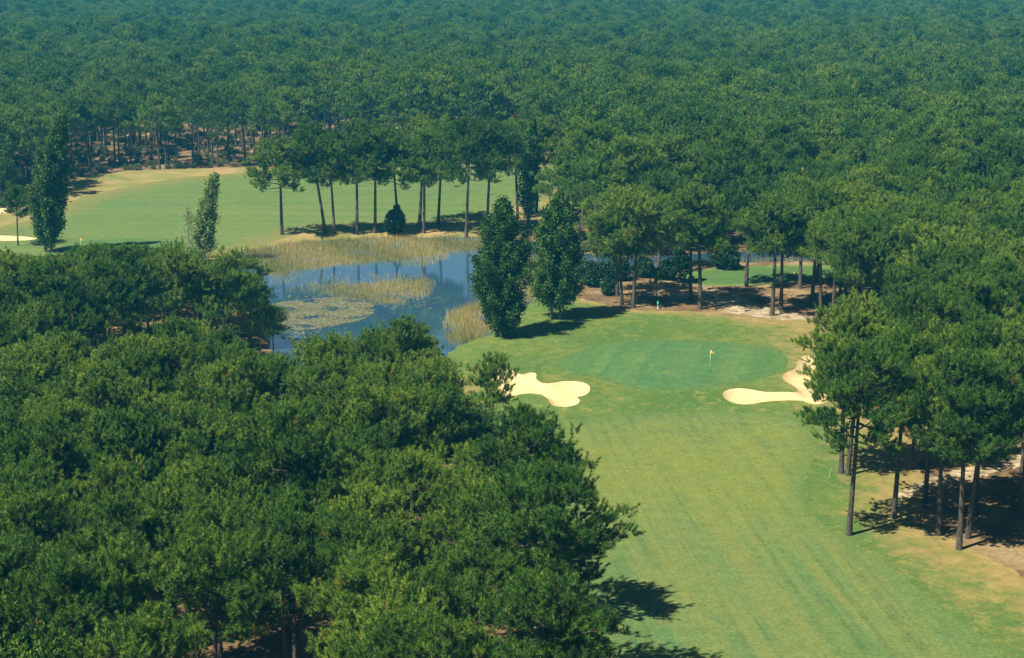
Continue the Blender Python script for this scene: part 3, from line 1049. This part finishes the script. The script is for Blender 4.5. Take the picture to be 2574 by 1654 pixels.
trees = []
for x, y, a, b in C:
    px, py, sc = project(x, y, 0)
    h = 14.4 + 4.4 * (a - .5) + (1.4 if a > .93 else 0)
    h += 1.2 * math.sin(x * .021 + 1) * math.cos(y * .017)
    wood_name = "far"
    if (px < 1500 and py > 1000) or (720 < px < 1300 and py > 700):
        wood_name = "near_left"
        S = SKY_NEAR
    elif px < 720 and py > 640:
        wood_name = "far_left"
        S = SKY_FAR
    elif px > 1900 and py > 640:
        wood_name = "right"
        S = None
        h = 14.6 + 2.4 * (a - .5)
    else:
        S = None
        if (px < 250 and 470 < py <= 650) or (px < 720 and 590 < py <= 650):
            continue
    if wood_name == "far" and 150 < px < 820 and 285 < py < 410 and b < .5:
        continue
    if S is not None:
        top = sky_at(S, px, 3.3 * sc)
        # height that brings the top to the skyline
        lim = h
        while lim > 5 and project(x, y, lim)[1] < top + 6 * b:
            lim -= .25
        if lim < 7.2 or b < .07:
            continue
        h = min(h, lim) - ((3.4 if px > 700 else 1.8) * a if S is SKY_NEAR and py > 1250 else 0)
    trees.append((x, y, h, a, b, wood_name, px, py, sc))

# which show largest inside the frame
vis = []
for i, t in enumerate(trees):
    x, y, h = t[:3]
    cx, cy, sc = project(x, y, h * .76)
    if -20 < cx < 2417 and -30 < cy < 1600:
        vis.append((sc, i, cx, cy))
vis.sort(reverse=True)
N_SINGLE = 300 - n_ind + 30
single = {i: (cx, cy) for sc, i, cx, cy in vis[:N_SINGLE]}
WN = {"near_left": ("left foreground wood", "pines of the left foreground wood"),
      "far_left": ("left wood by the pond", "pines of the left wood by the pond"),
      "right": ("right-hand wood", "pines of the right-hand wood"),
      "far": ("wood behind the pond", "pines of the wood behind the pond")}
used = set()
ONES = "zero one two three four five six seven eight nine ten eleven twelve thirteen fourteen fifteen sixteen seventeen eighteen nineteen".split()
TENS = "zero ten twenty thirty forty fifty sixty seventy eighty ninety".split()


def words(n):
    return ONES[n] if n < 20 else TENS[n // 10] + ("-" + ONES[n % 10] if n % 10 else "")


mass = []
for i, t in enumerate(trees):
    x, y, h, a, b, wn, px, py, sc = t
    if i in single:
        cx, cy = single[i]
        qx, qy = cx / 23.97, cy / 15.4
        best = None
        for dx, dy in ((0, 0), (.5, 0), (-.5, 0), (0, .5), (0, -.5), (.5, .5), (-.5, -.5), (1, 0), (0, 1), (-1, 0), (0, -1)):
            k = (min(99, max(1, round(qx + dx))), min(99, max(1, round(qy + dy))))
            if k not in used:
                best = k
                break
        best = best or (min(99, max(1, round(qx))), min(99, max(1, round(qy))))
        used.add(best)
        lab = "%s pine, %s, %s percent across, %s down the photo" % (
            "tall" if h > 14.8 else ("short" if h < 11.5 else "medium"), WN[wn][0], words(best[0]), words(best[1]))
        me = VAR[int(a * 9973) % NV]
        s = h / HREF
        place_tree("pine_tree", me[0], me[1], x, y, s, b * 6.283, lab, "pine", WN[wn][1], (random.uniform(-.04, .04), random.uniform(-.04, .04)), max(s, .8) * (random.uniform(.80, 1.0) if wn == 'near_left' else random.uniform(.9, 1.08)))
    else:
        mass.append((x, y, ground_z(x, y) if y < 330 else -.03, h / HREF, b * 6.283, int(a * 7919) % 6))
print("single pines", len(single) + n_ind, "mass", len(mass), "nearest mass", min(m[1] for m in mass), "last single y", max(trees[i][1] for i in single))


def gn_scatter(name, data, sources, label, cat, wide=1.0):
    """one object: points carrying scale, turn and kind, with source meshes instanced on them"""
    D = np.array(data, dtype=float)
    me = bpy.data.meshes.new(name)
    me.vertices.add(len(D))
    me.vertices.foreach_set("co", D[:, :3].astype(np.float32).ravel())
    for k, col, ty in (("sc", 3, 'FLOAT'), ("rot", 4, 'FLOAT'), ("kindid", 5, 'INT')):
        at = me.attributes.new(k, ty, 'POINT')
        at.data.foreach_set("value", D[:, col].astype(np.float32 if ty == 'FLOAT' else np.int32))
    o = link(bpy.data.objects.new(name, me))
    tag(o, label, cat, kind="stuff")
    ng = bpy.data.node_groups.new(name + "_scatter", 'GeometryNodeTree')
    ng.interface.new_socket("Geometry", in_out='INPUT', socket_type='NodeSocketGeometry')
    ng.interface.new_socket("Geometry", in_out='OUTPUT', socket_type='NodeSocketGeometry')
    gi, go = ng.nodes.new("NodeGroupInput"), ng.nodes.new("NodeGroupOutput")
    iop = ng.nodes.new("GeometryNodeInstanceOnPoints")
    jg = ng.nodes.new("GeometryNodeJoinGeometry")
    for s in reversed(sources):
        oi = ng.nodes.new("GeometryNodeObjectInfo")
        oi.inputs["Object"].default_value = s
        oi.inputs["As Instance"].default_value = True
        ng.links.new(oi.outputs["Geometry"], jg.inputs[0])
    ng.links.new(gi.outputs[0], iop.inputs["Points"])
    ng.links.new(jg.outputs[0], iop.inputs["Instance"])
    iop.inputs["Pick Instance"].default_value = True

    def attr(nm_, ty):
        n = ng.nodes.new("GeometryNodeInputNamedAttribute")
        n.data_type = ty
        n.inputs["Name"].default_value = nm_
        return n.outputs["Attribute"]
    ng.links.new(attr("kindid", 'INT'), iop.inputs["Instance Index"])
    cx = ng.nodes.new("ShaderNodeCombineXYZ")
    ng.links.new(attr("rot", 'FLOAT'), cx.inputs[2])
    er = ng.nodes.new("FunctionNodeEulerToRotation")
    ng.links.new(cx.outputs[0], er.inputs[0])
    ng.links.new(er.outputs[0], iop.inputs["Rotation"])
    ng.links.new(attr("sc", 'FLOAT'), iop.inputs["Scale"])
    ng.links.new(iop.outputs[0], go.inputs[0])
    md = o.modifiers.new("scatter", 'NODES')
    md.node_group = ng
    return o


SRC = []
for i in range(6):
    r_ = np.random.default_rng(700 + i)
    wood, leaf = pine_geo(700 + i, HREF, r_.uniform(.44, .56), r_.uniform(3.5, 4.5), .2, r_.uniform(.55, .9))
    SRC.append(bpy.data.objects.new("pine_pattern", joined("pine_pattern", wood, leaf, M_BARK, M_NEEDLE)))
gn_scatter("pine_forest", mass, SRC, "dense dark green pine forest spreading to the top of the photo", "forest")

# scrub under the forest edges
scr = []
lo, hi = gp(-100, 640)[1], gp(1000, 215)[1]
for k in range(5200):
    px, py = random.uniform(-80, 1420), random.uniform(255, 640)
    x, y = gp(px, py)
    scr.append((x, y, 0, random.uniform(.3, .9), random.uniform(0, 6.28), random.randrange(3)))
S_ = np.array(scr)
ok = np.ones(len(S_), bool)
for p, r_ in zip(polys, REG):
    ok &= ~inside(S_[:, :2], p)
    near = pdist(S_[:, :2], p) < (.8 if r_[0] != "pond_water" else .2)
    ok &= ~near
S_ = S_[ok]
SSRC = []
for i in range(3):
    wood, lf = bush_geo(800 + i, 1.3, 2.0, .14, 420)
    SSRC.append(bpy.data.objects.new("scrub_pattern", joined("scrub_pattern", wood, lf, M_BARK, M_SCRUB)))
gn_scatter("undergrowth", S_.tolist(), SSRC, "low olive and tan scrub under the pines beyond the far fairway", "undergrowth")

# ------------------------------------------------------------ reeds and lily pads
REEDS = [  # outline on the photo, density per m2, height
    ([(540, 603), (600, 584), (700, 567), (800, 560), (900, 556), (1040, 554), (1140, 554), (1170, 575), (1120, 590), (1080, 588), (1010, 600), (900, 612), (800, 621), (720, 630), (650, 648), (618, 640), (605, 615), (560, 610)], 55, 1.15),
    ([(930, 598), (1040, 590), (1060, 606), (1000, 625), (930, 620), (900, 608)], 16, .9),
    ([(850, 668), (960, 650), (1030, 660), (1010, 690), (960, 712), (880, 712), (760, 690), (700, 668), (780, 664)], 40, .95),
    ([(620, 640), (850, 640), (1000, 640), (1000, 660), (850, 690), (640, 690)], 7.0, .8),
    ([(1035, 740), (1110, 715), (1150, 705), (1165, 765), (1130, 792), (1070, 812), (1035, 790)], 50, 1.5),
    ([(1230, 690), (1290, 650), (1380, 640), (1380, 655), (1300, 672), (1250, 715)], 14, 1.5),
    ([(1390, 590), (1460, 580), (1560, 582), (1640, 588), (1560, 604), (1460, 610)], 14, 1.5),
    ([(1180, 640), (1255, 588), (1340, 602), (1370, 640), (1290, 672), (1230, 720), (1180, 750)], 30, 1.3),
    ([(1380, 640), (1480, 626), (1560, 612), (1700, 606), (1900, 604), (1900, 614), (1700, 616), (1560, 626), (1480, 642), (1380, 654)], 16, 1.1),
    ([(1850, 578), (2000, 574), (2080, 590), (2060, 604), (2000, 592), (1880, 588)], 10, 1.5),
    ([(515, 603), (600, 583), (610, 586), (560, 600), (525, 606)], 10, .7),
]
rv, rt = [], []
r = np.random.default_rng(21)
for pl, dens, hh in REEDS:
    p = chaikin(G(pl, WATER_Z), 2)
    lo, hi = p.min(0), p.max(0)
    n = int((hi - lo).prod() * dens)
    q = r.uniform(lo, hi, (n, 2))
    q = q[inside(q, p)]
    # clumpy: reject by a smooth field
    fld = np.sin(q[:, 0] * .9 + 2 * np.sin(q[:, 1] * .4)) + np.sin(q[:, 1] * .7 + q[:, 0] * .3) + np.sin(q[:, 0] * .23 - q[:, 1] * .31)
    e = pdist(q, p)
    q = q[(fld + r.normal(0, .8, len(q)) + np.clip(e, 0, 2) * .9) > -.1]
    n = len(q)
    b = np.column_stack([q, np.full(n, WATER_Z - .05)])
    az = r.uniform(0, 2 * np.pi, n)
    L = hh * r.uniform(.4, 1.05, n) * (.75 + .25 * np.sin(q[:, 0] * 1.7 + 3 * np.sin(q[:, 1] * .8)))
    ln = r.normal(0, .30, (n, 2))
    side = np.column_stack([np.cos(az), np.sin(az), np.zeros(n)]) * r.uniform(.014, .032, (n, 1))
    tip = b + np.column_stack([ln * L[:, None], L])
    rv.append(np.stack([b - side, b + side, tip], 1).reshape(-1, 3))
    tt = np.clip(.5 + .22 * np.sin(q[:, 0] * .35 + q[:, 1] * .2) + r.normal(0, .2, n), 0, .96)
    rt.append(np.repeat(tt, 3))
rv, rt = np.concatenate(rv), np.concatenate(rt)
me = mesh_np("reeds", rv, np.arange(len(rv)), np.full(len(rv) // 3, 3), [M_REED], {"tint": rt})
tag(link(bpy.data.objects.new("reeds", me)), "tan and olive reeds standing in the shallow pond water", "reeds", kind="stuff")
print("reed blades", len(rv) // 3)

pv, pf, pt = [], [], []
for pl, dens in [([(625, 712), (700, 702), (800, 694), (870, 705), (880, 740), (780, 765), (700, 775), (640, 762), (615, 735)], 48), ([(640, 755), (760, 752), (740, 800), (660, 800)], 4),
                 ([(650, 690), (1000, 680), (1050, 700), (1000, 735), (700, 705)], 1.5), ([(180, 900), (330, 860), (560, 760), (600, 790), (330, 960), (200, 1000)], 1.2)]:
    p = chaikin(G(pl, WATER_Z), 2)
    lo, hi = p.min(0), p.max(0)
    n = int((hi - lo).prod() * dens)
    q = r.uniform(lo, hi, (n, 2))
    q = q[inside(q, p)]
    fld = np.sin(q[:, 0] * 1.1 + 2 * np.sin(q[:, 1] * .5)) + np.sin(q[:, 1] * 1.3)
    q = q[fld + r.normal(0, .7, len(q)) > -.7]
    for c in q:
        k = 7
        rad = r.uniform(.07, .24)
        a = np.linspace(0, 2 * np.pi, k, endpoint=False) + r.uniform(0, 1)
        rr_ = rad * r.uniform(.75, 1.1, k)
        b0 = len(pv)
        zz = WATER_Z + .012 + r.uniform(0, .03)
        tl = r.normal(0, .06, 2)
        for j in range(k):
            dx, dy = math.cos(a[j]) * rr_[j], math.sin(a[j]) * rr_[j]
            pv.append((c[0] + dx, c[1] + dy, zz + max(-.008, dx * tl[0] + dy * tl[1])))
        pf.extend(range(b0, b0 + k))
        pt.extend([float(np.clip(r.normal(.5, .25), 0, .96))] * k)
me = mesh_np("lily_pads", pv, pf, np.full(len(pf) // 7, 7), [M_PAD], {"tint": pt})
tag(link(bpy.data.objects.new("lily_pads", me)), "grey-green floating leaves matted on the near pond water", "lily pads", kind="stuff")

# ------------------------------------------------------------ small things on the course
M_WHITE = flat_mat("white_pole_material", (.75, .74, .66))
M_FLAG = flat_mat("flag_cloth_material", (.85, .50, .04))
M_HOLE = flat_mat("hole_material", (.02, .02, .02))
M_TEAL = flat_mat("teal_paint_material", (.06, .42, .26))
M_TEAL2 = flat_mat("pale_teal_paint_material", (.25, .55, .38))
M_YEL = flat_mat("yellow_paint_material", (.75, .55, .03))


def parts_mesh(name, accs, mat, smooth=False):
    v, f = accs.get()
    return mesh_np(name, v, f, np.full(len(f), f.shape[1]), [mat], smooth=smooth)


def lathe(prof, sides=16):
    a = np.linspace(0, 2 * np.pi, sides, endpoint=False)
    vs = np.concatenate([np.column_stack([np.cos(a) * r0, np.sin(a) * r0, np.full(sides, z0)]) for r0, z0 in prof])
    fs = [(i * sides + j, i * sides + (j + 1) % sides, (i + 1) * sides + (j + 1) % sides, (i + 1) * sides + j) for i in range(len(prof) - 1) for j in range(sides)]
    return vs, np.array(fs)


def flagstick(px, py, label, h=2.2):
    x, y = gp(px, py)
    e = bpy.data.objects.new("flagstick", None)
    e.location = (x, y, float(hbase(x, y)))
    link(e)
    tag(e, label, "golf flag", "golf flags on the greens")
    a = Acc()
    a.add(*lathe([(.001, .01), (.022, .01), (.022, h), (.001, h + .02)], 10))
    link(bpy.data.objects.new("pole", parts_mesh("pole", a, M_WHITE, True)), e)
    a = Acc()
    a.add(*lathe([(.075, .012), (.060, .012), (.055, -.002)], 16))
    link(bpy.data.objects.new("cup", parts_mesh("cup", a, M_HOLE)), e)
    # cloth hanging in soft folds, given thickness
    nx, nz = 9, 7
    vs = []
    for s in (-1, 1):
        for i in range(nx):
            for j in range(nz):
                u, w = i / (nx - 1), j / (nz - 1)
                vs.append((.02 + .30 * u, .05 * math.sin(u * 9 + w * 1.5) * u + s * .004, h - .02 - .28 * w * (1 - .15 * u) - .14 * u * u))
    fs = []
    for s in (0, 1):
        b = s * nx * nz
        for i in range(nx - 1):
            for j in range(nz - 1):
                q = (b + i * nz + j, b + (i + 1) * nz + j, b + (i + 1) * nz + j + 1, b + i * nz + j + 1)
                fs.append(q if s else q[::-1])
    a = Acc()
    a.add(np.array(vs), np.array(fs))
    link(bpy.data.objects.new("flag", parts_mesh("flag", a, M_FLAG, True)), e)


flagstick(1662, 868, "orange golf flag on a white stick on the near putting green", 2.25)
flagstick(190, 592, "small orange golf flag on the far left putting green")

# teal ball washer on a post at the back of the green
x, y = gp(1540, 723)
e = bpy.data.objects.new("ball_washer", None)
e.location = (x, y, float(hbase(x, y)))
link(e)
tag(e, "small teal ball washer on a post in the shade behind the putting green", "ball washer")
a = Acc()
a.add(*lathe([(.10, 0), (.10, .04), (.045, .05), (.045, .52), (.001, .53)], 12))
link(bpy.data.objects.new("post", parts_mesh("post", a, M_TEAL2, True)), e)
a = Acc()
a.add(*lathe([(.001, .50), (.10, .50), (.13, .54), (.13, .86), (.10, .90), (.001, .91)], 14))
link(bpy.data.objects.new("tank", parts_mesh("tank", a, M_TEAL, True)), e)
a = Acc()
a.add(*lathe([(.02, .90), (.02, 1.0), (.045, 1.01), (.045, 1.05), (.001, 1.06)], 10))
link(bpy.data.objects.new("handle", parts_mesh("handle", a, M_TEAL2, True)), e)

# thin marker stake leaning at the fairway's right edge
x, y = gp(1940, 1121)
a = Acc()
a.add(*lathe([(.03, -.1), (.03, .95), (.015, 1.0), (.001, 1.01)], 8))
o = link(bpy.data.objects.new("marker_stake", parts_mesh("marker_stake", a, flat_mat("stake_wood_material", (.32, .32, .12)), True)))
o.location = (x, y, float(hbase(x, y)))
o.rotation_euler = (0, R(10), 0)
tag(o, "thin pale marker stake leaning right at the fairway's right edge", "stake")
# yellow tee marker
x, y = gp(1860, 642)
a = Acc()
a.add(*lathe([(.001, 0), (.12, .01), (.16, .10), (.15, .22), (.08, .30), (.001, .32)], 12))
o = link(bpy.data.objects.new("tee_marker", parts_mesh("tee_marker", a, M_YEL, True)))
o.location = (x, y, 0)
tag(o, "small yellow tee marker on the tee behind the putting green", "tee marker")

# ------------------------------------------------------------ haze: the air itself
me = bpy.data.meshes.new("haze")
hx0, hx1, hy0, hy1, hz0, hz1 = -2700, 2700, -420, 4300, -1.6, 60
vv = [(x, y, z) for z in (hz0, hz1) for x, y in ((hx0, hy0), (hx1, hy0), (hx1, hy1), (hx0, hy1))]
me.from_pydata(vv, [], [(3, 2, 1, 0), (4, 5, 6, 7), (0, 1, 5, 4), (1, 2, 6, 5), (2, 3, 7, 6), (3, 0, 4, 7)])
hm = bpy.data.materials.new("haze_material")
hm.use_nodes = True
hnt = hm.node_tree
hnt.nodes.remove(hnt.nodes["Principled BSDF"])
pvn = hnt.nodes.new("ShaderNodeVolumePrincipled")
pvn.inputs["Color"].default_value = (.03, .58, .98, 1)
pvn.inputs["Density"].default_value = .00028
pvn.inputs["Anisotropy"].default_value = .1
hnt.links.new(pvn.outputs[0], hnt.nodes["Material Output"].inputs["Volume"])
me.materials.append(hm)
tag(link(bpy.data.objects.new("haze", me)), "pale blue-green summer haze over the far forest", "haze", kind="stuff")
